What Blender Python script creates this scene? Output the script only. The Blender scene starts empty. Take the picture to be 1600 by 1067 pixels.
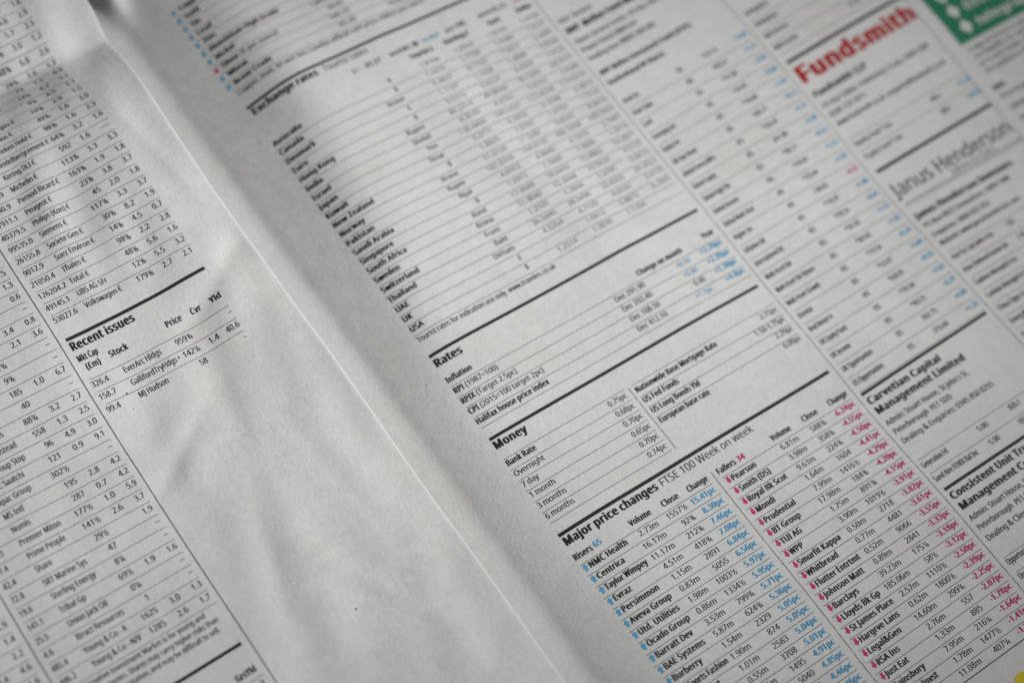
import bpy, math, random
import numpy as np
from mathutils import Matrix, Vector
random.seed(7)
sc = bpy.context.scene

# ------------------------------------------------------------------ camera
P = 0.0026                 # one table line of the right-hand page, in metres
US = 0.0028381             # one column unit, in metres
cam = bpy.data.cameras.new('camera')
cam_o = bpy.data.objects.new('camera', cam)
sc.collection.objects.link(cam_o)
R = ((0.8113410, 0.4443545, -0.3798353), (-0.5694828, 0.7474915, -0.3419734), (0.1319662, 0.4937667, 0.8595228))
M = Matrix(R).to_4x4()
M.translation = Vector((-0.1148306, -0.1609781, 0.2959710))
cam_o.matrix_world = M
cam.sensor_width = 36.0
cam.lens = 60.72
cam.clip_start = 0.01
cam.clip_end = 20
cam.dof.use_dof = True
cam.dof.focus_distance = 0.3275
cam.dof.aperture_fstop = 7.7
cam.dof.aperture_blades = 9
sc.camera = cam_o

# ------------------------------------------------------------------ light
w = bpy.data.worlds.new('World'); sc.world = w; w.use_nodes = True
w.node_tree.nodes['Background'].inputs[0].default_value = (1.0, 0.955, 0.915, 1)
w.node_tree.nodes['Background'].inputs[1].default_value = 0.118

# added key spot at the right; soft cone on the exchange table imitates vignetting
def lamp(name, loc, target, energy, radius, col, cone, blend):
    l = bpy.data.lights.new(name, 'SPOT'); l.energy = energy; l.shadow_soft_size = radius
    l.color = col; l.spot_size = math.radians(cone); l.spot_blend = blend
    o = bpy.data.objects.new(name, l); sc.collection.objects.link(o)
    o.location = loc
    o.rotation_euler = (Vector(target) - Vector(loc)).to_track_quat('-Z', 'Y').to_euler()
    return o
lamp('key_spot', (0.714, -0.324, 0.643), (-0.014, -0.011, 0), 61.5, 0.085, (0.985, 0.995, 0.995), 19.3, 1.0)

vs = sc.view_settings
vs.view_transform = 'Standard'; vs.look = 'None'; vs.exposure = 0; vs.gamma = 1

# ------------------------------------------------------------------ materials
def nodes(name):
    m = bpy.data.materials.new(name); m.use_nodes = True
    nt = m.node_tree; b = nt.nodes['Principled BSDF']
    return m, nt, b

def paper_mat(name, col, warm):
    m, nt, b = nodes(name)
    N = nt.nodes.new; L = nt.links.new
    tc = N('ShaderNodeTexCoord')
    def noise(scale, detail, rough=0.55):
        n = N('ShaderNodeTexNoise'); n.inputs['Scale'].default_value = scale
        n.inputs['Detail'].default_value = detail; n.inputs['Roughness'].default_value = rough
        L(tc.outputs['Object'], n.inputs['Vector']); return n
    big = noise(38, 4); fib = noise(1500, 3, 0.7); mid = noise(330, 5, 0.65)
    r1 = N('ShaderNodeValToRGB'); L(big.outputs[0], r1.inputs[0])
    r1.color_ramp.elements[0].position = 0.3; r1.color_ramp.elements[1].position = 0.72
    r1.color_ramp.elements[0].color = (*[c * 0.95 for c in warm], 1); r1.color_ramp.elements[1].color = (*col, 1)
    mx = N('ShaderNodeMixRGB'); mx.blend_type = 'MULTIPLY'; mx.inputs[0].default_value = 1
    r2 = N('ShaderNodeValToRGB'); L(mid.outputs[0], r2.inputs[0])
    r2.color_ramp.elements[0].position = 0.25; r2.color_ramp.elements[1].position = 0.75
    r2.color_ramp.elements[0].color = (0.89, 0.89, 0.89, 1); r2.color_ramp.elements[1].color = (1, 1, 1, 1)
    L(r1.outputs[0], mx.inputs[1]); L(r2.outputs[0], mx.inputs[2])
    mx2 = N('ShaderNodeMixRGB'); mx2.blend_type = 'MULTIPLY'; mx2.inputs[0].default_value = 1
    r3 = N('ShaderNodeValToRGB'); L(fib.outputs[0], r3.inputs[0])
    r3.color_ramp.elements[0].position = 0.28; r3.color_ramp.elements[1].position = 0.66
    r3.color_ramp.elements[0].color = (0.88, 0.88, 0.88, 1); r3.color_ramp.elements[1].color = (1, 1, 1, 1)
    L(mx.outputs[0], mx2.inputs[1]); L(r3.outputs[0], mx2.inputs[2])
    # sparse recycled-fibre flecks
    vo = N('ShaderNodeTexVoronoi'); vo.inputs['Scale'].default_value = 210; L(tc.outputs['Object'], vo.inputs['Vector'])
    vr = N('ShaderNodeTexNoise'); vr.inputs['Scale'].default_value = 95; L(tc.outputs['Object'], vr.inputs['Vector'])
    lt = N('ShaderNodeMath'); lt.operation = 'LESS_THAN'; lt.inputs[1].default_value = 0.045; L(vo.outputs['Distance'], lt.inputs[0])
    gt = N('ShaderNodeMath'); gt.operation = 'GREATER_THAN'; gt.inputs[1].default_value = 0.66; L(vr.outputs[0], gt.inputs[0])
    mu = N('ShaderNodeMath'); mu.operation = 'MULTIPLY'; L(lt.outputs[0], mu.inputs[0]); L(gt.outputs[0], mu.inputs[1])
    mu2 = N('ShaderNodeMath'); mu2.operation = 'MULTIPLY'; mu2.inputs[1].default_value = 0.6; L(mu.outputs[0], mu2.inputs[0])
    mx3 = N('ShaderNodeMixRGB'); mx3.inputs[2].default_value = (0.2, 0.17, 0.14, 1)
    L(mu2.outputs[0], mx3.inputs[0]); L(mx2.outputs[0], mx3.inputs[1])
    L(mx3.outputs[0], b.inputs['Base Color'])
    b.inputs['Roughness'].default_value = 0.86
    b.inputs['Specular IOR Level'].default_value = 0.22
    bp = N('ShaderNodeBump'); bp.inputs['Strength'].default_value = 0.35; bp.inputs['Distance'].default_value = 0.00022
    ad = N('ShaderNodeMath'); ad.operation = 'ADD'; L(fib.outputs[0], ad.inputs[0]); L(mid.outputs[0], ad.inputs[1])
    L(ad.outputs[0], bp.inputs['Height']); L(bp.outputs[0], b.inputs['Normal'])
    return m

def ink_mat(name, col, cover=0.93, var=0.35):
    """printed ink: uneven coverage lets some of the paper show through"""
    m, nt, b = nodes(name)
    N = nt.nodes.new; L = nt.links.new
    b.inputs['Base Color'].default_value = (*col, 1); b.inputs['Roughness'].default_value = 0.62
    b.inputs['Specular IOR Level'].default_value = 0.25
    tc = N('ShaderNodeTexCoord'); n = N('ShaderNodeTexNoise'); n.inputs['Scale'].default_value = 2600; n.inputs['Detail'].default_value = 2
    L(tc.outputs['Object'], n.inputs['Vector'])
    mr = N('ShaderNodeMapRange'); mr.inputs[1].default_value = 0.3; mr.inputs[2].default_value = 0.7
    mr.inputs[3].default_value = cover - var; mr.inputs[4].default_value = min(1, cover + var * 0.4)
    L(n.outputs[0], mr.inputs[0]); L(mr.outputs[0], b.inputs['Alpha'])
    return m

MAT = {
    'k': ink_mat('ink_black', (0.014, 0.014, 0.016), 0.97, 0.10),
    'g': ink_mat('ink_text', (0.018, 0.018, 0.021), 0.90, 0.22),
    'f': ink_mat('ink_fine_text', (0.03, 0.03, 0.034), 0.80, 0.25),
    'h': ink_mat('ink_hairline', (0.03, 0.03, 0.032), 0.80, 0.3),
    'b': ink_mat('ink_cyan', (0.07, 0.36, 0.62), 0.92, 0.2),
    'p': ink_mat('ink_magenta', (0.54, 0.016, 0.135), 0.93, 0.2),
    'r': ink_mat('ink_red', (0.36, 0.014, 0.013), 0.96, 0.1),
    'n': ink_mat('ink_green', (0.012, 0.175, 0.085), 0.97, 0.08),
    'y': ink_mat('ink_yellow', (0.62, 0.52, 0.012), 0.96, 0.1),
    'w': ink_mat('unprinted_paper', (0.60, 0.60, 0.58), 0.97, 0.05),
    's': ink_mat('ink_show_through', (0.14, 0.16, 0.20), 0.052, 0.045),
}
PAPER = paper_mat('newsprint', (0.660, 0.665, 0.655), (0.655, 0.645, 0.625))

# ------------------------------------------------------------------ paper relief (heights in units of P)
def smooth(x): x = np.clip(x, 0, 1); return x * x * (3 - 2 * x)
def spline(xs, ys):
    """monotone-ish cubic through knots, vectorised"""
    xs = np.array(xs, float); ys = np.array(ys, float)
    d = np.gradient(ys, xs)
    def f(x):
        x = np.clip(x, xs[0], xs[-1]); i = np.clip(np.searchsorted(xs, x) - 1, 0, len(xs) - 2)
        h = xs[i + 1] - xs[i]; t = (x - xs[i]) / h
        return ((2*t**3 - 3*t**2 + 1) * ys[i] + (t**3 - 2*t**2 + t) * h * d[i]
                + (-2*t**3 + 3*t**2) * ys[i + 1] + (t**3 - t**2) * h * d[i + 1])
    return f
KL = spline([-60, -36, -30, -26.5, -24.8, -23.5, -22.7, -21.5, -19.2, -17, -15.6, -11.4, -8, -4.6, -1.3, 1.8, 5, 9, 14, 24, 40, 90],
            [1.2, 2.7, 2.9, 2.75, 2.30, 1.55, 1.30, 1.72, 2.8, 3.52, 3.76, 3.62, 3.27, 2.75, 2.25, 1.7, 1.05, 0.62, 0.52, 0.50, 0.50, 0.5])
TL = spline([-60, -30, -20, -14, -8, -3, -0.5, 3.2, 5.5, 9, 16, 40, 90],
            [0.5, 0.8, 0.95, 1.3, 1.3, 1.0, 0.8, 0.55, 0.36, 0.25, 0.25, 0.25, 0.2])
RID = spline([-60, -30, -22, -15, 0, 10, 40, 90], [-6.0, -6.15, -6.45, -6.85, -6.55, -6.2, -6.05, -6.0])

def wob(u, v, seed):
    r = np.random.RandomState(seed); z = 0
    for k in range(7):
        a = r.uniform(0, 6.28); f = r.uniform(0.18, 0.75); ph = r.uniform(0, 6.28)
        z = z + np.sin((u * math.cos(a) + v * math.sin(a)) * f + ph) * 0.018 / f
    return z

# centre u, v, direction u, v, depth, width, length, sharpness
CREASES = [(-18.2, 12.0, -4.8, 3.7, 0.24, 1.9, 3.4, 0.11), (-10.0, 1.5, -5.7, 4.0, 0.22, 2.4, 4.0, 0.06), (-8.6, -9.5, 1.2, 7.0, -0.14, 1.3, 4.5, 0.15),
           (-13.2, 12.5, -1.2, 6.0, -0.10, 1.8, 6.0, 0.2), (-10.4, 20.0, 1.0, 8.0, 0.09, 1.8, 7.0, 0.2), (-17.0, 22.0, -1.6, 6.0, 0.10, 1.7, 5.0, 0.18),
           (-13.0, 27.0, 2.5, 5.0, -0.09, 1.6, 5.0, 0.2), (-26.0, 5.0, 5.0, 4.0, 0.07, 1.6, 6.0, 0.2), (-16.0, -7.0, 6.0, 1.0, 0.07, 1.5, 5.0, 0.2)]
def h_left(u, v):
    x = (u + 20.9) / 11.0
    x = np.where(x < 0, -0.02 + 0 * x, x)
    x = np.log1p(np.exp(np.clip(x * 8, -30, 30))) / 8
    x = np.where(x > 1.05, 1.05 + (x - 1.05) * 0.55, x)
    h = KL(v) + TL(v) * (x - 1.0)
    # creases pressed into the sheet: each a soft-edged V
    for (cu, cv, du, dv, am, wd, ln, sh) in CREASES:
        n = math.hypot(du, dv); t = ((u - cu) * dv - (v - cv) * du) / n; l = ((u - cu) * du + (v - cv) * dv) / n
        h = h + am * (np.sqrt(t * t + sh * sh) - sh) * np.exp(-(t / wd) ** 2) * np.exp(-(l / ln) ** 2)
    h = h + 0.9 * smooth((u + 14.5) / 8.5) * np.exp(-((v - 7) / 6.0) ** 2)
    # fine ripples that run down the blank column
    r = np.random.RandomState(21); z = 0
    for k in range(6):
        a = r.normal(0.25, 0.22); f = r.uniform(0.9, 2.3)
        z = z + np.sin((u * math.cos(a) + v * math.sin(a)) * f + r.uniform(0, 6.28) + 0.9 * np.sin(v * 0.31 + k)) * 0.026 / f
    return h + 1.25 * wob(u, v, 3) + z * (0.5 + smooth((u + 21) / 4))

PR = spline([-60, -30, -14, -8, -2, 2, 6, 9, 12, 18, 40, 90], [0.5, 1.1, 1.25, 1.16, 0.85, 0.72, 0.66, 0.5, 0.3, 0.0, 0.0, 0.0])
U0 = spline([-60, -20, -8, 8, 20, 40, 90], [3.2, 3.2, 3.0, 1.5, -0.3, -0.5, -0.5])     # where the sheet starts to dive into the spine
SL = spline([-60, -20, -8, 8, 20, 40, 90], [0.42, 0.42, 0.40, 0.36, 0.32, 0.30, 0.26])
CREASE = -3.4
def softplus(x): return np.log1p(np.exp(np.clip(x, -40, 40)))
def h_right(u, v):
    ue = np.maximum(u, -7.5); sl = SL(v) * 1.09
    d = sl * softplus((U0(v) - ue) * 1.2) / 1.2
    d = d - sl * 0.80 * softplus((CREASE - 0.35 - ue) * 3) / 3
    d = d + 0.10 / (1 + np.exp(-np.clip((CREASE - ue) / 0.17, -40, 40)))
    h = PR(v) - d
    # puckered spine near the head of the page
    h = h + 1.1 * np.exp(-((u + 3.3) / 0.85) ** 2 - ((v + 29.2) / 2.3) ** 2)
    # long gentle ripples of the sheet
    am = smooth((u + 1) / 6)
    return h + am * 0.8 * wob(u, v, 11) + am * 0.16 * np.exp(-((u - 15 - 0.2 * (v - 5)) / 2.4) ** 2) * smooth((22 - v) / 12)

class Page:
    """height grid, its mesh, and exact sampling of that mesh"""
    def __init__(s, fn, u0, ufn, v0, v1, nu, nv, warp=1.0):
        s.u0, s.ufn, s.v0, s.v1, s.nu, s.nv = u0, ufn, v0, v1, nu, nv
        S, V = np.meshgrid(np.linspace(0, 1, nu + 1), np.linspace(v0, v1, nv + 1))
        U = u0 + S * (ufn(V) - u0)
        s.H = fn(U, V); s.U, s.V = U, V
    def h(s, u, v):
        a = np.clip((u - s.u0) / (s.ufn(v) - s.u0), 0, 1) * s.nu; b = np.clip((v - s.v0) / (s.v1 - s.v0), 0, 1) * s.nv
        i = np.minimum(a.astype(int), s.nu - 1); j = np.minimum(b.astype(int), s.nv - 1); x = a - i; y = b - j
        H = s.H; p00 = H[j, i]; p10 = H[j, i + 1]; p01 = H[j + 1, i]; p11 = H[j + 1, i + 1]
        return np.where(x >= y, p00 + x * (p10 - p00) + y * (p11 - p10), p00 + y * (p01 - p00) + x * (p11 - p01))
    def mesh(s, name, extra=None):
        X = s.U * US; Y = -s.V * P; Z = s.H * P
        if extra:                                    # columns that roll the sheet over its fold
            ex = []
            for dx, dz in extra:                     # the under side of the fold runs back below the sheet
                zz = s.h(s.U[:, -1] + dx * P / US, s.V[:, -1]) * P if dx < 0 else Z[:, -1]
                ex.append((X[:, -1] + dx * P, Y[:, -1], zz + dz * P))
            X = np.column_stack([X] + [e[0] for e in ex]); Y = np.column_stack([Y] + [e[1] for e in ex]); Z = np.column_stack([Z] + [e[2] for e in ex])
        n = X.shape[1]; vs_ = np.stack([X, Y, Z], -1).reshape(-1, 3)
        j, i = np.mgrid[0:X.shape[0] - 1, 0:n - 1]; a = (j * n + i).ravel()
        # Y falls with v: winding chosen so normals face up
        t1 = np.stack([a, a + n + 1, a + 1], 1); t2 = np.stack([a, a + n, a + n + 1], 1)
        f = np.concatenate([t1, t2])
        me = bpy.data.meshes.new(name); me.from_pydata(vs_.tolist(), [], f.tolist())
        me.polygons.foreach_set('use_smooth', np.ones(len(f), bool)); me.update()
        return me

LP = Page(h_left, -84.0, RID, -50, 62, 300, 300)
RP = Page(h_right, -15.0, lambda v: 0 * v + 82.0, -50, 74, 400, 300)

# ------------------------------------------------------------------ the newspaper and its pages
def link(name, me, parent=None):
    o = bpy.data.objects.new(name, me); sc.collection.objects.link(o); o.parent = parent; return o

news = link('newspaper', None)
news.empty_display_size = 0.05
news['label'] = 'open newspaper spread at its finance pages, dense share price tables on grey newsprint'
news['category'] = 'newspaper'

roll = [(0.13 * math.sin(a), 0.13 * (math.cos(a) - 1)) for a in np.linspace(0.25, math.pi * 0.98, 9)] + [(-k * 0.3, -0.27 - 0.01 * k) for k in range(1, 12)]
left_page = link('left_page', LP.mesh('left_page', roll), news); left_page.data.materials.append(PAPER)
left_page['label'] = 'raised left page with share tables, folded along its inner margin'
right_page = link('right_page', RP.mesh('right_page'), news); right_page.data.materials.append(PAPER)
right_page['label'] = 'flatter right page with exchange rates, price changes and fund lists'

# ------------------------------------------------------------------ lettering: outlines of the built-in typeface, one mesh per character
def typeface():
    """a humanist sans that ships with Blender itself; the built-in face if it is not there"""
    try:
        d = bpy.utils.system_resource('DATAFILES', path='fonts')
        return bpy.data.fonts.load(d + '/NotoSansHebrew-Regular.woff2')
    except Exception:
        return None
TYPE = typeface()
class Face:
    """letters as flat meshes; heavier weights are the outline struck several times side by side"""
    def __init__(s, dx, dy, res):
        s.res, s.c = res, {}
        s.cu = bpy.data.curves.new('lettering', 'FONT'); s.cu.resolution_u = res; s.cu.size = 1; s.cu.fill_mode = 'FRONT'
        s.cu.dimensions = '2D'
        if TYPE: s.cu.font = TYPE
        s.shift = [(0, 0)] if not dx else [(-dx, 0), (0, dy), (dx, 0), (0, -dy)]
        if dx > .03: s.shift += [(-dx / 2, dy * .7), (dx / 2, -dy * .7), (dx / 2, dy * .7), (-dx / 2, -dy * .7)]
        s.dx = dx
        s.o = bpy.data.objects.new('lettering', s.cu); sc.collection.objects.link(s.o)
        v = s.raw('H')[0]; s.cap = v[:, 1].max() - v[:, 1].min(); s.HHw = s.ext('HH')
    def raw(s, t):
        s.cu.body = t
        dg = bpy.context.evaluated_depsgraph_get(); dg.update()
        e = s.o.evaluated_get(dg); me = e.to_mesh()
        n = len(me.vertices); co = np.empty(n * 3); me.vertices.foreach_get('co', co)
        me.calc_loop_triangles(); tr = np.empty(len(me.loop_triangles) * 3, int); me.loop_triangles.foreach_get('vertices', tr)
        e.to_mesh_clear()
        return co.reshape(-1, 3)[:, :2].copy(), tr.reshape(-1, 3).copy()
    def ext(s, t):
        c = s.raw(t)[0][:, 0]; return c.max() - c.min()
    def glyph(s, ch):
        if ch not in s.c:
            if ch == ' ': s.c[ch] = (np.zeros((0, 2)), np.zeros((0, 3), int), 0.36 * s.cap, np.zeros(0))
            else:
                adv = s.ext('H' + ch + 'H') - s.HHw
                c, t = s.raw(ch); n = len(c); k = len(s.shift)
                cc = np.concatenate([c + np.array(d) * s.cap for d in s.shift]); tt = np.concatenate([t + n * i for i in range(k)])
                s.c[ch] = (cc, tt, adv + 1.2 * s.dx * s.cap, np.repeat(np.arange(k) * 3e-6, n))
        return s.c[ch]
    def done(s):
        bpy.data.objects.remove(s.o); bpy.data.curves.remove(s.cu)

FACE = {'r': Face(0.006, 0.002, 3), 'b': Face(0.070, 0.024, 3), 'x': Face(0.092, 0.034, 3), 'l': Face(0, 0, 3), 'u': Face(0.115, 0.05, 3), 'm': Face(0.021, 0.007, 3)}
FR = {'½': '12', '¼': '14', '¾': '34', '⅛': '18', '⅜': '38', '⅝': '58', '⅞': '78'}

def set_text(txt, face, cap, xs, track=0.0):
    """lay a line out at the origin; returns points (P units, y up), triangles, width"""
    F = FACE[face]; k = cap / F.cap; x = 0; PV, PT, PL, n = [], [], [], 0
    def put(ch, x, y, sc_):
        nonlocal n
        c, t, a, lf = F.glyph(ch)
        if len(c):
            PL.append(lf); PV.append(np.stack([x + c[:, 0] * k * xs * sc_, y + c[:, 1] * k * sc_], 1)); PT.append(t + n); n += len(c)
        return a * k * xs * sc_
    for ch in txt:
        if ch in FR:
            a, b_ = FR[ch]
            x += put(a, x, cap * 0.42, 0.60) * 0.90
            x += put('/', x - cap * 0.09, 0, 0.95) * 0.42
            x += put(b_, x - cap * 0.02, -cap * 0.08, 0.60)
        else:
            x += put(ch, x, 0, 1.0)
        x += track
    set_text.lift = np.concatenate(PL) if PL else np.zeros(0)
    if not PV: return np.zeros((0, 2)), np.zeros((0, 3), int), x
    return np.concatenate(PV), np.concatenate(PT), x - track

def width_scale(txt, face, cap, width):         # horizontal scale that makes txt as wide as asked
    return width / set_text(txt, face, cap, 1.0)[2]

ASP = US / P
class Print:
    """one printed piece of a page: collects letters, rules and marks into one mesh laid on the paper"""
    def __init__(s, page, obj, name, tilt=0.0, uref=0.0, label=None):
        s.page, s.obj, s.name, s.tilt, s.uref, s.label = page, obj, name, tilt, uref, label
        s.V, s.T, s.M, s.n, s.mats = [], [], [], 0, []
    def add(s, uv, tri, mat, lift=0.0):
        if not len(tri): return
        if mat not in s.mats: s.mats.append(mat)
        uv = np.asarray(uv, float); L_ = np.zeros(len(uv)) + lift
        s.V.append(np.column_stack([uv, L_])); s.T.append(np.asarray(tri) + s.n); s.M.append(np.full(len(tri), s.mats.index(mat))); s.n += len(uv)
    def text(s, u, v, txt, st, mat=None, w=None, align='l', lift=0.0, track=0.0):
        face, cap, xs, m = ST[st]; mat = mat or m
        if w: xs = width_scale(txt, face, cap, w * ASP)
        c, t, wd = set_text(txt, face, cap, xs, track)
        if align == 'r': c = c - [wd, 0]
        elif align == 'c': c = c - [wd / 2, 0]
        if len(c): s.add(np.stack([u + c[:, 0] / ASP, v - c[:, 1]], 1), t, mat, lift + set_text.lift)
        return wd / ASP
    def rule(s, u0, u1, v, th, mat='k', lift=0.0, step=0.3):
        n = max(1, int(abs(u1 - u0) / step)); us = np.linspace(u0, u1, n + 1); k = np.arange(n)
        s.add(np.concatenate([np.stack([us, us * 0 + v - th / 2], 1), np.stack([us, us * 0 + v + th / 2], 1)]),
              np.concatenate([np.stack([k, k + n + 1, k + n + 2], 1), np.stack([k, k + n + 2, k + 1], 1)]), mat, lift)
    def vrule(s, u, v0, v1, th, mat='h', du=0.0, step=0.35):
        n = max(1, int(abs(v1 - v0) / step)); vs_ = np.linspace(v0, v1, n + 1); us = u + du * (vs_ - v0); k = np.arange(n); t = th / 2 / ASP
        s.add(np.concatenate([np.stack([us - t, vs_], 1), np.stack([us + t, vs_], 1)]),
              np.concatenate([np.stack([k, k + n + 1, k + n + 2], 1), np.stack([k, k + n + 2, k + 1], 1)]), mat)
    def fill(s, u0, u1, v0, v1, mat, lift=0.0, step=0.4):
        nu = max(1, int((u1 - u0) / step)); nv = max(1, int((v1 - v0) / step))
        U, V = np.meshgrid(np.linspace(u0, u1, nu + 1), np.linspace(v0, v1, nv + 1)); j, i = np.mgrid[0:nv, 0:nu]; a = (j * (nu + 1) + i).ravel()
        s.add(np.stack([U.ravel(), V.ravel()], 1), np.concatenate([np.stack([a, a + nu + 1, a + nu + 2], 1), np.stack([a, a + nu + 2, a + 1], 1)]), mat, lift)
    def poly(s, u, v, pts, mat, lift=0.0):
        """convex-fan polygon around (u, v), points in P units"""
        pts = np.array(pts); n = len(pts); c = np.concatenate([[[0, 0]], pts])
        s.add(np.stack([u + c[:, 0] / ASP, v - c[:, 1]], 1), [(0, i + 1, (i + 1) % n + 1) for i in range(n)], mat, lift)
    def arrow(s, u, v, up, mat):
        q = [(0, .30), (.24, .02), (.11, .02), (.11, -.27), (-.11, -.27), (-.11, .02), (-.24, .02)]
        s.poly(u, v, q if up else [(x, -y) for x, y in q], mat)
    def done(s):
        V = np.concatenate(s.V); u, v, lf = V.T
        v = v + s.tilt * (u - s.uref)
        if s.page is LP:                         # the left page lies turned by a fraction of a degree
            u, v = u + 0.007 * (v - 20), v - 0.0085 * (u + 21)
        co = np.stack([u * US, -v * P, s.page.h(u, v) * P + 0.00006 + lf], 1)
        T = np.concatenate(s.T); me = bpy.data.meshes.new(s.name)
        a, b_, c_ = co[T[:, 0]], co[T[:, 1]], co[T[:, 2]]
        flip = ((b_ - a)[:, 0] * (c_ - a)[:, 1] - (b_ - a)[:, 1] * (c_ - a)[:, 0]) < 0
        T = np.where(flip[:, None], T[:, ::-1], T)
        me.from_pydata(co.tolist(), [], T.tolist())
        for m in s.mats: me.materials.append(MAT[m])
        me.polygons.foreach_set('material_index', np.concatenate(s.M).astype(np.int32)); me.update()
        o = link(s.name, me, s.obj)
        if s.label: o['label'] = s.label
        return o

def fitx(txt, face, cap, wu): return width_scale(txt, face, cap, wu * ASP)
ST = {}                                           # styles: face, cap height, horizontal scale, ink
ST['name'] = ('b', .475, fitx('Flutter Entrtmt', 'b', .475, 3.96), 'k')
ST['num'] = ('r', .46, fitx('185.06m', 'r', .46, 2.29), 'g')
ST['pc'] = ('b', .455, fitx('-3.18pc', 'b', .455, 1.97), 'p')
ST['lead'] = ('b', .475, fitx('Halifax house price index', 'b', .475, 6.1), 'k')
ST['body'] = ('r', .465, fitx('(1987=100)', 'r', .465, 2.70), 'g')
ST['head'] = ('x', .65, fitx('Major price changes', 'x', .65, 7.86), 'k')
ST['thin'] = ('l', .63, fitx('FTSE 100 Week on week', 'l', .63, 8.24), 'k')
ST['lrow'] = ('m', .475, fitx('Sterling Energy', 'm', .475, 3.02), 'g')
ST['lnum'] = ('m', .46, fitx('1625', 'm', .46, 1.16), 'g')
ST['lb'] = ('b', .48, fitx('Price', 'b', .48, 1.23), 'k')
ST['small'] = ('r', .42, fitx('those with a full quotation, and may be difficult to sell.', 'r', .42, 9.7), 'g')
ST['fund'] = ('m', .475, fitx('Multi Asset Growth', 'm', .475, 3.27), 'g')
ST['fnum'] = ('m', .45, fitx('*363.31', 'm', .45, 1.57), 'g')
ST['fpc'] = ('b', .44, fitx('+2.31', 'b', .44, 1.25), 'b')
ST['addr'] = ('m', .48, fitx("Admin: Stuart House, St John's St,", 'm', .48, 8.04), 'g')
ST['fhead'] = ('x', .6, fitx('Management Limited', 'x', .6, 8.73), 'k')
ST['logo'] = ('u', 1.60, 1.0, 'r')
ST['logo2'] = ('r', 1.34, 1.0, 'k')
ST['xnum'] = ('l', .45, fitx('185.06m', 'l', .45, 2.29), 'f')
ST['ad'] = ('b', 0.85, 1.0, 'w')

HAIR, THICK = 0.047, 0.27
def R_(name, tilt=0.0, uref=0.0, label=None): return Print(RP, right_page, name, tilt, uref, label)
def L_(name, label=None): return Print(LP, left_page, name, 0, 0, label)

# ================================================================== RIGHT PAGE
# ---- column rules
for u, v0, v1, du in ((24.50, -40, 72, 0.0), (38.16, -40, 72, 0), (52.75, -40, 70, -0.018)):
    q = R_('column_rule'); q.vrule(u, v0, v1, 0.05, 'h', du); q.done()

# ---- commodity prices at the head of the page
rows = [('Copper', 1, '6154.50', '-14.00'), ('Gold', 1, '1551.40', '+26.80'), ('Tin', 1, '17025.00', '+205.00'), ('Lead', 1, '1921.50', '+12.50'), ('Zinc', 1, '2345.00', '+41.50'),
        ('Aluminium High Grade', 1, '1786.50', '+9.25'), ('Nickel', 1, '13840.00', '-55.00'), ('Silver ($ per ounce)', 0, '18.05', '-0.07'), ('Wheat', 1, '149.15', '+1.20'), ('Brent Crude', 1, '65.20', '+0.85')]
for k, (nm, up, a, b_) in enumerate(rows[::-1]):
    v = -14.75 - 1.0 * k
    q = R_('table_row'); q.arrow(-0.12, v - .2, up, 'b' if up else 'p'); i = nm.find('(')
    if i > 0:
        wd = q.text(.35, v, nm[:i], 'name'); q.text(.35 + wd, v, nm[i:], 'body')
    else: q.text(.35, v, nm, 'name')
    q.text(11.0, v, a, 'num', align='r'); q.text(15.4, v, b_, 'num', align='r')
    q.text(19.8, v, a, 'num', align='r'); q.text(24.0, v, b_, 'num', mat='b' if k % 3 else 'p', align='r')
    q.rule(-.1, 24.1, v + .38, HAIR, 'h'); q.done()
q = R_('footnote'); q.text(.1, -13.75, 'Copper, lead, tin and zinc: London official cash price, dollars per tonne', 'body', w=16.5); q.done()

# ---- exchange rates
q = R_('heavy_rule'); q.rule(0.0, 24.2, -12.35, THICK, 'k'); q.done()
q = R_('heading'); q.text(.15, -11.42, 'Exchange rates', 'head', w=5.6); q.text(6.2, -11.42, 'Tourist rates', 'thin', w=3.9); q.done()
q = R_('table_row'); q.text(8.0, -10.1, '£1 :', 'body'); q.text(9.2, -10.1, '€1.17', 'lead'); q.text(11.3, -10.1, 'week', 'body'); q.text(12.6, -10.1, '$1.30', 'lead')
q.text(14.2, -10.1, '+0.004', 'body', mat='b'); q.text(16.4, -10.1, 'yen', 'body'); q.text(17.4, -10.1, '143', 'lead'); q.text(19.5, -10.1, 'week', 'body'); q.text(20.9, -10.1, '€1.11', 'lead')
q.text(22.8, -10.1, '-0.01', 'body', mat='p'); q.done()
q = R_('column_heading')
for u, t in ((14.7, 'Tourist £'), (18.0, 'Sterling £'), (20.95, 'Euro'), (24.0, 'Dollar')): q.text(u, -9.1, t, 'lead', align='r')
q.done()
cur = [('Australia', '$'), ('Canada', '$'), ('Denmark', 'Krone'), ('Euro', '€'), ('Hong Kong', '$'), ('India', 'Rupee'), ('Israel', 'Shekel'), ('Japan', 'Yen'), ('Kuwait', 'Dinar'),
       ('New Zealand', '$'), ('Norway', 'Krone'), ('Pakistan', 'Rupee'), ('Saudi Arabia', 'Riyal'), ('Singapore', '$'), ('South Africa', 'Rand'), ('Sweden', 'Krona'),
       ('Switzerland', 'Franc'), ('Thailand', 'Baht'), ('UAE', 'Dirham'), ('UK', '£'), ('USA', '$')]
base = [1.8194, 1.6432, 8.3655, 1.1197, 9.5310, 86.2514, 4.3010, 138.4400, 0.3771, 1.8925, 11.0720, 187.2010, 4.6912, 1.6912, 17.9040, 11.9040, 1.2105, 36.5440, 4.5264, 1.0000, 1.2514]
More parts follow.
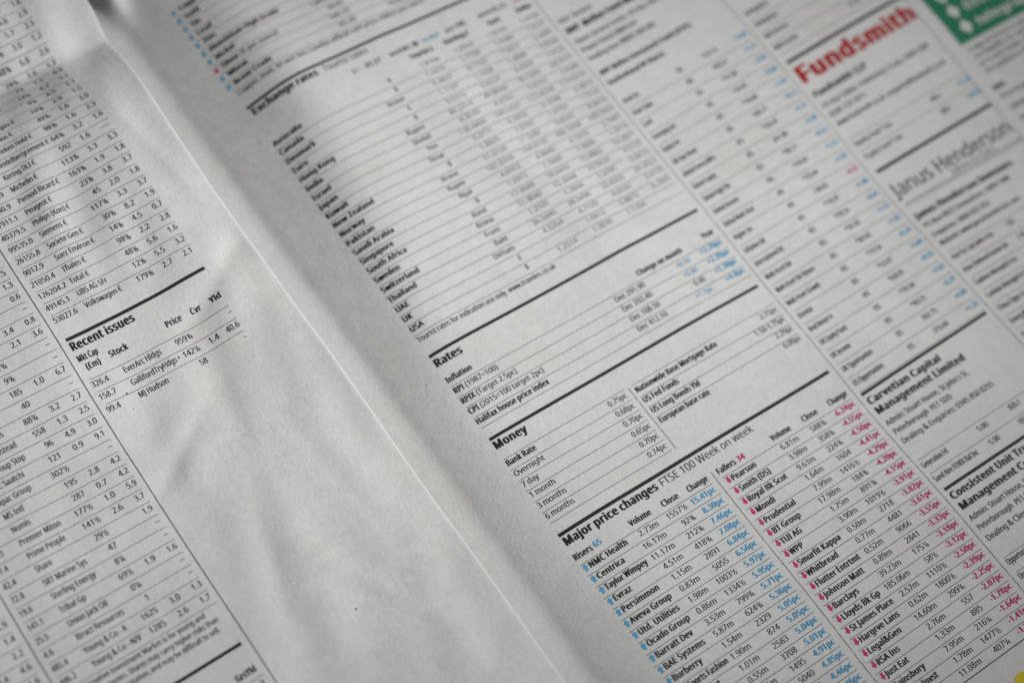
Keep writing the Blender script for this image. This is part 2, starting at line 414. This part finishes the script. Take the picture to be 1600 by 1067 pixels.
for k, ((c, n), bv) in enumerate(zip(cur, base)):
    v = -8 + k + 0.0
    q = R_('table_row'); q.text(0.0, v, c, 'name'); q.text(10.2, v, n, 'body', align='r', mat='f')
    q.text(14.55, v, '%.4f' % bv, 'xnum', align='r') if c != 'UK' else None
    q.text(17.75, v, '%.4f' % (bv * 1.0412), 'xnum', align='r')
    q.text(20.9, v, '%.4f' % (bv * .8873 if c != 'Euro' else 1), 'xnum', align='r')
    if c != 'USA': q.text(24.0, v, '%.4f' % (bv * .7991), 'xnum', align='r')
    q.rule(-.05, 24.1, v + .40, HAIR, 'h'); q.done()
q = R_('footnote'); q.text(0.0, 13.03, 'Tourist rates for indication use only. www.travelex.co.uk', 'body', w=11.87); q.done()

# ---- rates
q = R_('heavy_rule'); q.rule(-.02, 24.0, 14.44, THICK, 'k'); q.done()
q = R_('heading'); q.text(-.02, 15.5, 'Rates', 'head', w=2.25); q.done()
q = R_('column_heading'); q.text(-.05, 17.05, 'Inflation', 'lead'); q.text(20.86, 17.03, 'Change on month', 'lead', w=4.25, align='r'); q.text(23.95, 16.9, 'Year', 'lead', align='r'); q.rule(-.05, 24.1, 17.43, HAIR, 'h'); q.done()
for k, (a, b_, c, d, e) in enumerate((('RPI', ' (1987=100)', 'Dec 291.90', '+0.10', '+2.20pc'), ('RPIX', ' (Target 2.5pc)', 'Dec 292.40', '+0.90', '+2.20pc'),
                                      ('CPI', ' (2015=100 target 2pc)', 'Dec 108.50', '0.00', '+1.30pc'), ('Halifax house price index', '', 'Dec 412.10', '+1.7pc', '+4.0pc'))):
    v = 18.07 + k * 1.005
    q = R_('table_row'); wd = q.text(-.05, v, a, 'lead'); q.text(-.05 + wd, v, b_, 'body')
    q.text(16.6, v, c, 'body', align='r'); q.text(20.9, v, d, 'body', mat='b' if d[0] == '+' else 'g', align='r'); q.text(24.0, v - .08, e, 'pc', mat='b', align='r')
    q.rule(-.05, 24.1, v + .40, HAIR, 'h'); q.done()

# ---- money
q = R_('heavy_rule'); q.rule(-.03, 24.0, 22.56, THICK, 'k'); q.done()
q = R_('heading'); q.text(-.05, 23.5, 'Money', 'head', w=2.68); q.done()
q = R_('hairline'); q.rule(-.05, 10.25, 24.47, HAIR, 'h'); q.rule(10.9, 24.1, 24.52, HAIR, 'h'); q.done()
q = R_('column_rule'); q.vrule(10.58, 24.5, 30.6, .05, 'h'); q.done()
ml = [('Bank Rate', '0.75pc', 'lead'), ('Overnight', '0.68pc', 'body'), ('7 day', '0.70pc', 'body'), ('1 month', '0.65pc', 'body'), ('3 months', '0.70pc', 'body'), ('6 months', '0.74pc', 'body')]
for k, (a, b_, st) in enumerate(ml):
    v = 25.08 + k * 1.003
    q = R_('table_row'); q.text(-.08, v, a, st); q.text(10.15, v + .05, b_, 'body', align='r', w=1.6); q.rule(-.1, 10.25, v + .40, HAIR, 'h'); q.done()
mr = [('Nationwide Base Mortgage Rate', '2.75pc', 7.35), ('US Fed Funds', '1.50-1.75pc', 3.13), ('US Long Bonds Yld', '2.29pc', 4.35), ('European base rate', '0.00pc', 4.5)]
for k, (a, b_, wd) in enumerate(mr):
    v = 25.24 + k * 1.01
    q = R_('table_row'); q.text(10.9, v, a, 'lead', w=wd); q.text(24.0, v - .05, b_, 'body', align='r')
    if k < 3: q.rule(10.85, 24.1, v + .42, HAIR, 'h')
    q.done()

# ---- major price changes
q = R_('heavy_rule'); q.rule(-.15, 24.0, 31.58, .29, 'k'); q.done()
q = R_('heading'); q.text(-.11, 32.54, 'Major price changes', 'head', w=7.86); q.text(7.98, 32.54, 'FTSE 100 Week on week', 'thin', w=8.24); q.done()
q = R_('column_heading'); q.text(-.22, 33.82, 'Risers', 'name', w=1.47); q.text(1.4, 33.78, '65', 'pc', mat='b')
q.text(6.16, 33.88, 'Volume', 'name', align='r', w=1.81); q.text(8.55, 33.9, 'Close', 'name', align='r'); q.text(11.09, 33.95, 'Change', 'name', align='r', w=1.77); q.rule(-.2, 11.15, 34.3, HAIR, 'h'); q.done()
q = R_('column_heading'); q.text(11.92, 34.0, 'Fallers', 'name', w=1.64); q.text(13.75, 33.98, '34', 'pc', mat='p')
q.text(18.67, 33.98, 'Volume', 'name', align='r', w=1.81); q.text(21.25, 33.95, 'Close', 'name', align='r'); q.text(24.07, 33.95, 'Change', 'name', align='r', w=1.77); q.rule(11.95, 24.1, 34.36, HAIR, 'h'); q.done()
q = R_('column_rule'); q.vrule(11.56, 33.5, 57.5, .05, 'h', 0.004); q.done()
ris = '''NMC Health|2.73m|1557½|15.41
Centrica|16.17m|92⅜|8.30
Taylor Wimpey|11.17m|212⅜|7.46
Evraz|4.51m|418¾|7.08
Persimmon|1.15m|2891|6.84
Aveva Group|0.83m|5055|6.56
Utd. Utilities|1.98m|1003½|5.97
Ocado Group|0.86m|1334½|5.95
Barratt Dev|3.53m|799¾|5.71
BAE Systems|5.87m|624¾|5.36
Burberry|1.54m|2329|5.05
JD Sports Fashion|1.90m|874|5.05
Investment|1.01m|2583|5.04
Experian|0.55m|3708|5.01
Halma|0.76m|1495|4.91
Croda Intl|0.38m|5040|4.85
Segro|2.90m|906⅜|4.46
Rightmove|1.52m|660¾|4.46
Hiscox|0.81m|1372|4.39
Coca Cola|0.60m|2790|4.21
Polymetal|1.10m|1257|4.02
Auto Trader|2.33m|588⅜|3.97'''.split('\n')
for k, r in enumerate(ris):
    a, b_, c, d = r.split('|'); v = 34.87 + k * 1.0
    q = R_('table_row'); q.arrow(.05, v - .22, True, 'b'); q.text(.32, v, a, 'name', w={'Taylor Wimpey': 3.42, 'JD Sports Fashion': 3.85, 'Investment': 2.5}.get(a)); q.text(6.08, v + .03, b_, 'num', align='r'); q.text(8.57, v + .04, c, 'num', align='r'); q.text(11.07, v + .07, d + 'pc', 'pc', mat='b', align='r')
    q.rule(-.2, 11.15, v + .40, HAIR, 'h'); q.done()
fal = '''Pearson|6.81m|588¾|6.24
Smith (DS)|3.98m|358¾|4.55
Royal Bk Scot|9.63m|224¾|4.50
Mondi|1.64m|1604|4.41
Prudential|7.99m|1416½|4.29
BT Group|17.98m|184⅜|4.20
TUI AG|1.75m|891⅜|4.15
WPP|3.90m|1019½|3.91
Smurfit Kappa|0.50m|2718|3.82
Whitbread|0.77m|4481|3.61
Flutter Entrtmt|0.52m|9066|3.55
Johnson Matt|0.89m|2841|3.33
Barclays|39.23m|175¼|3.18
Lloyds Bk Gp|185.06m|58½|3.12
St James Place|2.57m|1110½|2.50
Hargrve Lans|0.62m|1800½|2.39
Legal&Gen|14.60m|299¾|2.25
RSA Ins|2.76m|557|2.07
Just Eat|1.33m|885|1.78
Sainsbury|7.95m|216¼|1.64
Smith Invst|1.78m|1477½|1.41
Kingfisher|11.08m|407¼|1.36'''.split('\n')
for k, r in enumerate(fal):
    a, b_, c, d = r.split('|'); v = 34.98 + k * .998
    q = R_('table_row'); q.arrow(12.27, v - .26, False, 'p'); q.text(12.52, v, a, 'name'); q.text(18.66, v, b_, 'num', align='r'); q.text(21.24, v + .02, c, 'num', align='r'); q.text(24.07, v - .04, '-' + d + 'pc', 'pc', align='r')
    q.rule(11.95, 24.1, v + .38, HAIR if k < 21 else .09, 'h'); q.done()
q = R_('colour_dot', label='yellow printing control dot at the foot of the table')
q.poly(20.2, 58.95, [(.95 * math.cos(a), .95 * math.sin(a)) for a in np.linspace(0, 2 * math.pi, 40, endpoint=False)], 'y'); q.done()

# ---- first fund column
T1 = -0.030
def fundtext(v, t, st, w=None, name='address_line', tilt=T1):
    q = R_(name, tilt, 24.9); q.text(24.95, v, t, st, w=w); q.done()
T0 = -0.045
fundtext(-6.4, 'OEIC Services', 'addr', tilt=T0)
fundtext(-5.2, 'BNY  Mellon Fund Managers Limited', 'fhead', 11.6, 'heading', T0)
fundtext(-3.98, 'Client Service Centre, PO Box 366, Darlington', 'addr', 11.3, tilt=T0)
fundtext(-3.0, 'Private Clients 0800 614', 'addr', 5.5, tilt=T0); fundtext(-2.0, 'Dealing line: 08085 440 000', 'addr', 6.75, tilt=T0)
fundtext(-.3, 'BNY Mellon Investment Funds (ICVC)', 'lead', 9.3, 'heading', T0); fundtext(.87, 'Institutional W Shares', 'lead', 5.7, 'heading', T0)
fn = ['Asian Inc', 'Asian Opps', 'Contl', 'Emerging Inc', 'Equity Inc', 'Glb Dyn Bond', 'Global Emerg Mkts', 'Global Equity', 'Global High Yld', 'Global Income', 'Global Multi Strat', 'Higher Inc', 'Inflation Bd', 'International Bd', 'Multi Asset Bal',
      'Multi Asset Div Return', 'Multi Asset Growth', 'Oriental', 'Real Return A', 'UK Equity Fund', 'UK Income', 'UK Opportunities', 'US Opportunities']
fp = ['*237.14', '190.22', '*311.80', '128.45', '*144.60', '108.77', '*250.30', '241.90', '*98.71', '*193.05', '*176.44', '138.05', '*118.20', '*270.33', '*161.65', '*303.02', '*772.54', '*122.87', '*636.95', '*78.58', '*363.31', '262.75', '319.60']
fc = ['+2.04', '+1.71', '+3.05', '+0.60', '+1.94', '+0.13', '+2.31', '+2.90', '+0.12', '+1.15', '+1.61', '-0.37', '+1.08', '+6.61', '+1.12', '+1.93', '+6.26', '+2.04', '+8.55', '+2.62', '+2.31', '+4.05', '+1.31']
for k, (a, b_, c) in enumerate(zip(fn, fp, fc)):
    v = 3.0 + 1.3945 * k; tl = -0.05 + 0.022 * min(1, v / 20)
    q = R_('table_row', tl, 24.9)
    q.text(24.95, v, a, 'fund'); q.text(31.05, v, '0S', 'fnum', mat='k', align='r', w=.62); q.text(34.59, v, b_, 'fnum', align='r', w=1.5); q.text(37.78, v, c, 'fpc', mat='p' if c[0] == '-' else 'b', align='r')
    q.rule(24.9, 37.75, v + .62, HAIR, 'h'); q.done()
q = R_('heavy_rule', -0.026, 24.9); q.rule(24.9, 37.7, 34.53, THICK, 'k'); q.done()
fundtext(35.56, 'Carvetian Capital', 'fhead', 7.09, 'heading', 0); fundtext(36.54, 'Management Limited', 'fhead', 8.73, 'heading', 0)
fundtext(37.7, "Admin: Stuart House, St John's St,", 'addr', 8.04, tilt=0); fundtext(38.6, 'Peterborough  PE1 5DD', 'addr', 5.61, tilt=0); fundtext(39.56, 'Dealing & Enquiries: 0345 850 0255', 'addr', 9.01, tilt=0)
for v, a, b_, c in ((42.0, 'Generation Fd', '826.1', 2.43), (43.38, 'Sand Aire FENIX Bal Inc', '1031.2', 4.25)):
    q = R_('table_row'); q.rule(24.9, 37.75, v - .78, HAIR, 'h'); q.text(24.82, v, a, 'fund', w=c); q.text(31.28, v - .03, '5.00', 'fnum', align='r', w=1.0); q.text(34.62, v - .1, b_, 'fnum', align='r'); q.done()
q = R_('heavy_rule'); q.rule(24.92, 37.7, 44.2, THICK, 'k'); q.done()
fundtext(45.2, 'Consistent Unit Trust', 'fhead', 8.3, 'heading', 0); fundtext(46.22, 'Management Co Ltd', 'fhead', 8.35, 'heading', 0)
fundtext(47.28, "Admin: Stuart House, St John's St,", 'addr', 8.04, tilt=0); fundtext(48.2, 'Peterborough  PE1 5DD', 'addr', 5.61, tilt=0); fundtext(49.2, 'Dealing & Client Services: 0345 850 8818', 'addr', 10.2, tilt=0)
for v, a in ((51.46, 'Opportunities'), (52.8, 'Opps Inc'), (54.15, 'Practical'), (55.5, 'UT Acc')):
    q = R_('table_row'); q.rule(25.0, 37.75, v - .62, HAIR, 'h'); q.text(24.95, v, a, 'fund'); q.text(31.28, v, '5.00', 'fnum', align='r'); q.text(34.62, v, '%.1f' % (60 + v * 1.7), 'fnum', align='r'); q.done()

# ---- second fund column
def f2(v, t, st, w=None, name='address_line', tilt=0.0, mat=None):
    q = R_(name, tilt, 38.8); q.text(38.78, v, t, st, w=w, mat=mat); q.done()
for k, (a, b_) in enumerate((('Multi Asset Inc', '141.20'), ('Multi Asset Acc', '210.33'), ('Sterling Bd Inc', '98.40'), ('Sterling Bd Acc', '155.12'))):
    v = 5.0 - 1.4 * k
    q = R_('table_row', -.06, 38.8); q.text(38.8, v, a, 'fund'); q.text(48.4, v, b_, 'fnum', align='r'); q.text(51.9, v, '+0.4%d' % k, 'fpc', align='r'); q.rule(38.8, 51.9, v + .6, HAIR, 'h'); q.done()
q = R_('heavy_rule', -.06, 38.8); q.rule(38.8, 51.95, 6.55, .34, 'k'); q.done()
f2(8.95, 'Fundsmith', 'logo', 13.1, 'heading', -.05)
f2(10.62, 'Fundsmith LLP', 'fhead', 5.8, 'heading', -.05)
f2(11.83, 'PO Box 10846, Chelmsford, Essex, CM99 2BW', 'addr', 11.93, tilt=-.047); f2(12.81, '0330 123 1815', 'addr', 3.94, tilt=-.045); f2(13.83, 'www.fundsmith.co.uk  enquiries@fundsmith.co.uk', 'addr', 12.17, tilt=-.042)
for v, a, b_, c in ((16.18, 'Equity Fund T Acc', '480.2', '+11.10'), (17.6, 'Equity Fund T Inc', '448.7', '+10.36')):
    q = R_('table_row', -.033, 38.8); q.rule(38.8, 51.9, v - .85, HAIR, 'h'); q.text(38.85, v, a, 'fund', w=4.1); q.text(48.4, v, b_, 'fnum', align='r'); q.text(51.9, v, c, 'fpc', align='r', w=1.6); q.done()
q = R_('heavy_rule', -.03, 38.8); q.rule(38.85, 51.7, 19.0, .33, 'k'); q.done()
f2(21.88, 'Janus Henderson', 'logo2', 12.8, 'heading', -.011)
q = R_('heading', 0, 38.8); q.text(44.2, 22.5, 'INVESTORS', 'small', w=3.9, mat='g', track=0.12); q.done()
q = R_('hairline', 0, 38.8); q.rule(38.8, 51.6, 22.72, .10, 'h'); q.rule(38.8, 51.6, 22.98, HAIR, 'h'); q.done()
f2(24.42, 'Janus Henderson Investors', 'fhead', 10.5, 'heading')
f2(25.44, 'PO Box 9023 Chelmsford, CM99 2WB', 'addr', 9.25); f2(26.5, 'Enquiries: 0800 832 832', 'addr', 6.12); f2(27.47, 'Website: www.janushenderson.com', 'addr', 8.53)
jn = ['Asia Pac Cap Gwth A Acc', 'Asian Dividend Income Inc', 'Cautious Managed A Acc', 'Cautious Managed A Inc', 'China Opps A Acc', 'Emerg Mkts Opps A Acc', 'European Growth A Acc', 'European Sel Opps A', 'Fixed Int Mthly Inc', 'Global Equity Acc', 'Global Tech A Acc', 'Multi Mgr Active', 'Sterling Bd A Acc', 'UK Alpha A Acc']
jw = [4.39, 4.72, 4.45, 4.4, 3.4, 4.3, 4.3, 4.0, 4.0, 3.6, 3.6, 3.5, 3.6, 3.0]
for k, a in enumerate(jn):
    v = 29.0 + 1.425 * k
    q = R_('table_row'); q.rule(38.8, 51.6, v - .78, HAIR, 'h'); q.text(38.72, v, a, 'fund', mat='k', w=jw[k]); q.text(45.35, v - .05, '1.%02d' % (k * 37 % 90 + 5), 'fnum', align='r'); q.text(48.4, v, '%.1f' % (120 + 37.3 * k % 300), 'fnum', align='r'); q.text(51.5, v, '+%.2f' % (1 + k * .31 % 3), 'fpc', align='r'); q.done()

# ---- advertisement at the far column
q = R_('advertisement_panel', label='green panel with two white diamonds and white lettering')
q.fill(53.22, 74, 5.6, 12.58, 'n')
for v in (9.42, 11.22): q.poly(54.85, v, [(0, .80), (.66, 0), (0, -.80), (-.66, 0)], 'w', 0.00003)
q.text(56.05, 9.85, '0333 202', 'ad', lift=0.00003, w=5.6); q.text(56.05, 11.68, 'telegraph', 'ad', lift=0.00003, w=6.9); q.text(63.4, 11.68, '.co.uk', 'ad', lift=0.00003, w=4.2)
q.poly(54.85, 7.6, [(0, .80), (.66, 0), (0, -.80), (-.66, 0)], 'w', 0.00003); q.text(56.05, 8.0, 'To advertise', 'ad', lift=0.00003, w=8.5); q.done()
para = ['Copy of prices is given in good faith and with', 'no liability for any error or omission in them', 'or in the order of the columns shown here by', 'the publisher of this page for each fund.']
for k, t in enumerate(para):
    q = R_('text_line', -.01, 53.4); q.text(53.45, 13.5 + k * .82, t, 'body', w=15 if k < 3 else 12); q.done()
q = R_('heading'); q.text(52.88, 17.72, 'NBI', 'lead', w=1.3); q.done()
for k, t in enumerate(('Prices in pence unless shown', 'otherwise. Yield is a gross', 'figure for each share class', 'Acc income is put back in', 'XD price less the dividend', 'Offer price for new units', 'Bid price for units sold', 'All prices at noon Friday')):
    q = R_('text_line'); q.text(52.9, 18.7 + k * 1.32, t, 'body', mat='k' if k < 1 else 'g'); q.done()

# ================================================================== LEFT PAGE
q = L_('column_rule'); q.vrule(-21.18, -45, 60, .055, 'k'); q.done()
q = L_('column_rule'); q.vrule(-32.5, -45, 60, .055, 'k'); q.done()

def price(q, u, v, t, st='lnum'):
    q.text(u, v, t, st, align='r')

# ---- foreign shares, from the last row upwards
fs = '''53027.6|Volkswagen €|179⅝|2.7|2.1
49145.1|UBS AG SFr|12⅜|5.5|3.2
126204.2|Total €|48⅝|5.6|1.6
21050.4|Thales €|98⅜|2.2|2.8
9012.9|Suez Environ €|14⅝|4.5|0.7
26155.8|Societe Gen €|30⅜|8.2|1.9
99535.0|Siemens €|117⅞|3.3|3.7
40379.5|Philips (Kon) €|45|2.0|1.8
17911.1|Peugeot €|23⅜|3.8|3.7
43340.9|Pernod Ricard €|163⅜|1.9|1.8
20196.9|Michelin €|113¾|3.3|3.3
14560.0|Kering DLI €|592|1.6|–
22412.3|Heidelbergcement €|64⅝|3.2|1.6
39311.8|Heineken Hold €|98¾|1.6|2.3
27304.2|Fresenius €|49⅜|1.6|3.0
16120.7|EDF Energies €|10⅞|2.9|1.5
13622.4|E.ON €|9⅝|4.5|2.1
65002.1|Deutsche Tel €|14¾|4.7|1.1
15501.2|Deutsche Bk €|7½|1.5|0.8
20250.5|Danone €|74¼|2.6|1.7
30111.9|Daimler €|48⅝|6.8|2.6
25012.4|Carrefour €|15⅜|3.0|1.2
22871.0|BNP Paribas €|53|5.7|2.5
41622.0|BMW €|73⅜|4.8|2.9
70880.2|BASF €|67½|4.7|1.8
88123.3|Bayer €|72⅛|3.9|1.9
11420.1|AXA €|25½|5.3|2.6
12033.5|Allianz €|221|4.1|2.1
98331.0|Airbus €|132⅜|1.2|2.7
33018.3|Ahold €|22¼|3.1|1.8'''.split('\n')
for k, r in enumerate(fs):
    a, b_, c, d, e = r.split('|'); v = -1.12 - 1.12 * k
    q = L_('table_row'); q.text(-20.72, v, a, 'lnum', w=.29 * len(a) - .26); q.text(-18.38, v, b_, 'lrow', w={'Volkswagen €': 2.76, 'Suez Environ €': 2.98, 'Total €': 1.43, 'Thales €': 1.74}.get(b_))
    price(q, -13.2, v, c); q.text(-11.7, v, d, 'lnum', align='r', w=.76); q.text(-10.12, v, e, 'lnum', align='r', w=.74)
    q.rule(-20.65, -10.05, v - .66, HAIR, 'h'); q.done()
# ---- recent issues
q = L_('heavy_rule'); q.rule(-20.68, -10.12, .42, THICK, 'k'); q.done()
q = L_('heading'); q.text(-20.68, 1.38, 'Recent issues', 'head', w=4.75); q.done()
q = L_('column_heading'); q.text(-20.70, 2.33, 'Mkt Cap', 'lb', w=1.5); q.text(-20.45, 3.1, '(£m)', 'lb', w=1.04); q.text(-18.7, 3.0, 'Stock', 'lb', w=1.38)
q.text(-13.2, 3.0, 'Price', 'lb', align='r'); q.text(-11.7, 3.0, 'Cvr', 'lb', align='r', w=.8); q.text(-10.12, 3.0, 'Yld', 'lb', align='r', w=.86); q.done()
for k, (a, b_, c, d, e, wd) in enumerate((('326.4', 'EverArc Hldgs', '959¾', '', '–', 2.82), ('158.7', 'GallifordTryHdgs •', '142¼', '1.4', '40.6', 3.72), ('99.4', 'MJ Hudson', '58', '', '–', 2.23))):
    v = 4.5 + 1.1 * k
    q = L_('table_row'); q.rule(-20.65, -10.1, v - .66, HAIR, 'h'); q.text(-20.78, v, a, 'lnum', w=.25 * len(a)); q.text(-18.42, v, b_, 'lrow', w=wd); price(q, -13.2, v, c)
    if d: q.text(-11.7, v, d, 'lnum', align='r', w=.78)
    q.text(-10.12, v, e, 'lnum', align='r'); q.done()
# ---- market table, from the last row upwards
mk = '''446.2|Young & Co - N/V|1285|2.6|1.7
485.4|Young & Co - A|1625|3.0|1.3
4.6|Xtract Resources|1||–
25.5|Union Jack Oil|0¼||–
141.1|Tribal Gp|69½|1.9|1.6
19.6|Sterling Energy|8¼||–
72.8|SRT Marine Sys|47||–
42.4|Share|29½||1.9
17.4|Prime People|141½|2.6|3.7
223.3|Premier Miton|177½|1.0|5.9
302.1|Numis|287|0.7|4.2
33.8|MS Intl|195|2.8|4.2
60.4|Mpac Group|302½||–
118.3|M&C Saatchi|121|0.9|9.1
21.9|LPA Group Stop|96|4.9|3.0
68.3|James Halstead|558|1.3|2.5
75.6|Impax Inches|88¾|3.2|2.7
12.7|Haydale|40||–
44.0|H&T Group|185|1.0|6.7
9.8|Gulf Marine|9⅜||–
15.1|Gfinity|11¾||–
102.4|Gateley|152|2.1|3.6
61.0|FW Thorpe|310|3.4|0.8
5.2|Falcon Oil|18||–
90.7|Eckoh|71|2.2|0.6
250.2|dotdigital|98|1.9|1.3
33.4|Cohort|660|2.6|1.5
71.2|Churchill China|1830|2.0|1.7
42.0|Caretech|430|1.8|2.5
12.9|Brooks Mac|2200|1.4|2.7
10.2|Bango|118||–
6.4|Avingtrans|285|2.1|1.4
41.5|Arbuthnot|1270|1.3|3.0'''.split('\n')
for k, r in enumerate(mk):
    a, b_, c, d, e = r.split('|'); v = 22.68 - 1.12 * k
    q = L_('table_row'); q.text(-32.1, v, a, 'lnum', w=.215 * len(a)); q.text(-29.92, v, b_, 'lrow'); price(q, -24.82, v, c)
    if d: q.text(-23.22, v, d, 'lnum', align='r', w=.74)
    q.text(-21.67, v, e, 'lnum', align='r', w=.7 if e != '–' else .38)
    q.rule(-32.1, -21.58, v + .44, HAIR, 'h'); q.done()
for k, (t, wd) in enumerate((('The Alternative Investment Market is for young and', 9.5), ('growing companies. Shares may carry higher risks than', 10.05), ('those with a full quotation, and may be difficult to sell.', 9.8))):
    q = L_('text_line'); q.text(-32.1, 23.72 + .70 * k, t, 'small', w=wd); q.done()
q = L_('heavy_rule'); q.rule(-32.1, -21.68, 26.62, .26, 'k'); q.done()
q = L_('heading'); q.text(-32.05, 27.6, 'Trusts', 'head'); q.done()
q = L_('column_heading'); q.text(-21.74, 28.85, 'GrsYld', 'lb', w=1.42, align='r'); q.text(-24.0, 28.85, 'Price', 'lb', align='r'); q.rule(-32.1, -21.6, 29.3, HAIR, 'h'); q.done()
for k in range(8):
    v = 30 + 1.12 * k
    q = L_('table_row'); q.text(-32.05, v, ['Aberdeen Asn', 'Allianz Tech', 'Bankers', 'Brunner', 'City of Lon', 'Edinburgh', 'Finsbury', 'Mercantile'][k], 'lrow'); q.text(-24.0, v, '%d' % (310 + k * 57), 'lnum', align='r'); q.text(-21.74, v, '%.1f' % (1.3 + k * .4), 'lnum', align='r'); q.rule(-32.1, -21.6, v + .44, HAIR, 'h'); q.done()
# ---- next column outwards
for k in range(26):
    v = 2.4 + 1.135 * k
    y = ['2.0', '1.1', '–', '3.8', '2.7', '0.9', '–', '5.1', '4.4', '1.8', '2.9', '–', '5.3', '4.9', '1.4', '2.2', '4.6', '1.6', '3.0', '2.4', '0.8', '–', '1.9', '3.5', '2.2', '1.1'][k]
    q = L_('table_row'); q.text(-32.98, v, y, 'lnum', align='r', w=.74 if y != '–' else .38); q.text(-34.5, v, '%.1f' % (1.2 + k * 1.7 % 4), 'lnum', align='r', w=.74); q.text(-36.2, v, '%d' % (90 + k * 131 % 900), 'lnum', align='r')
    q.text(-41.2, v, ['Anglo Pac', 'Capita Gp', 'Ferrexpo', 'Headlam', 'Keller'][k % 5], 'lrow'); q.rule(-43.4, -32.9, v + .46, HAIR, 'h'); q.done()

# ---- print showing through from the other side of the thin sheet, and stray specks
q = L_('show_through')
ghost = [(-9.0, 14.6, 'Overment', 2.0), (-8.2, 16.4, 'demand for', .8), (-8.6, 17.7, 'shares in the', .8), (-8.4, 19.0, 'Council and', .8), (-8.8, 20.3, 'after the results', .8),
         (-9.4, 22.6, 'of the week were', .8), (-9.2, 24.0, 'read on Friday by', .8), (-9.6, 25.4, 'the chairman, who', .8), (-9.0, 26.8, 'said so again', .8), (-8.4, 29.6, 'Council', 1.9), (-9.2, 32.4, 'week of trade ends', .8),
         (-9.8, 33.8, 'lower in the City', .8), (-9.4, 35.2, 'than it had begun', .8)]
for u, v, t, cap in ghost:
    F = ('l', cap, .9); c, tr, wd = set_text(t, *F); c[:, 0] *= -1        # seen from behind, so mirrored
    q.add(np.stack([u + c[:, 0] / ASP, v - c[:, 1]], 1), tr, 's')
q.done()
q = L_('ink_speck')
for u, v, r in ((-14.46, 28.75, .085), (-19.05, 5.95, .07), (-18.0, -5.9 + .95, .06), (-17.0, 24.6, .04), (-12.6, 16.1, .035), (-10.9, 20.5, .03), (-19.2, 7.2, .05)):
    q.poly(u, v, [(r * math.cos(a) * random.uniform(.7, 1.2), r * math.sin(a) * random.uniform(.7, 1.2)) for a in np.linspace(0, 6.28, 10, endpoint=False)], 'k')
q.done()
q = R_('ink_speck')
for u, v, r in ((-1.3, 16.2, .05), (-.9, 20.3, .03), (-1.2, 30.2, .03), (-1.7, 25.1, .025), (9.9, 41.9, .03), (28.1, 41.2, .03)):
    q.poly(u, v, [(r * math.cos(a) * random.uniform(.7, 1.2), r * math.sin(a) * random.uniform(.7, 1.2)) for a in np.linspace(0, 6.28, 10, endpoint=False)], 'g')
q.done()
for f in FACE.values(): f.done()

# ------------------------------------------------------------------ the table it lies on
m, nt, b = nodes('table_wood')
b.inputs['Base Color'].default_value = (0.16, 0.09, 0.05, 1); b.inputs['Roughness'].default_value = 0.5
me = bpy.data.meshes.new('table_top')
X, Y, Z0, Z1 = 0.6, 0.5, -0.0085, -0.034
vv = [(x, y, z) for z in (Z0, Z1) for x, y in ((-X, -Y), (X, -Y), (X, Y), (-X, Y))]
me.from_pydata(vv, [], [(0, 1, 2, 3), (7, 6, 5, 4), (0, 4, 5, 1), (1, 5, 6, 2), (2, 6, 7, 3), (3, 7, 4, 0)]); me.update()
t = link('table_top', me); me.materials.append(m)
t['kind'] = 'structure'; t['label'] = 'plain brown table top under the newspaper'
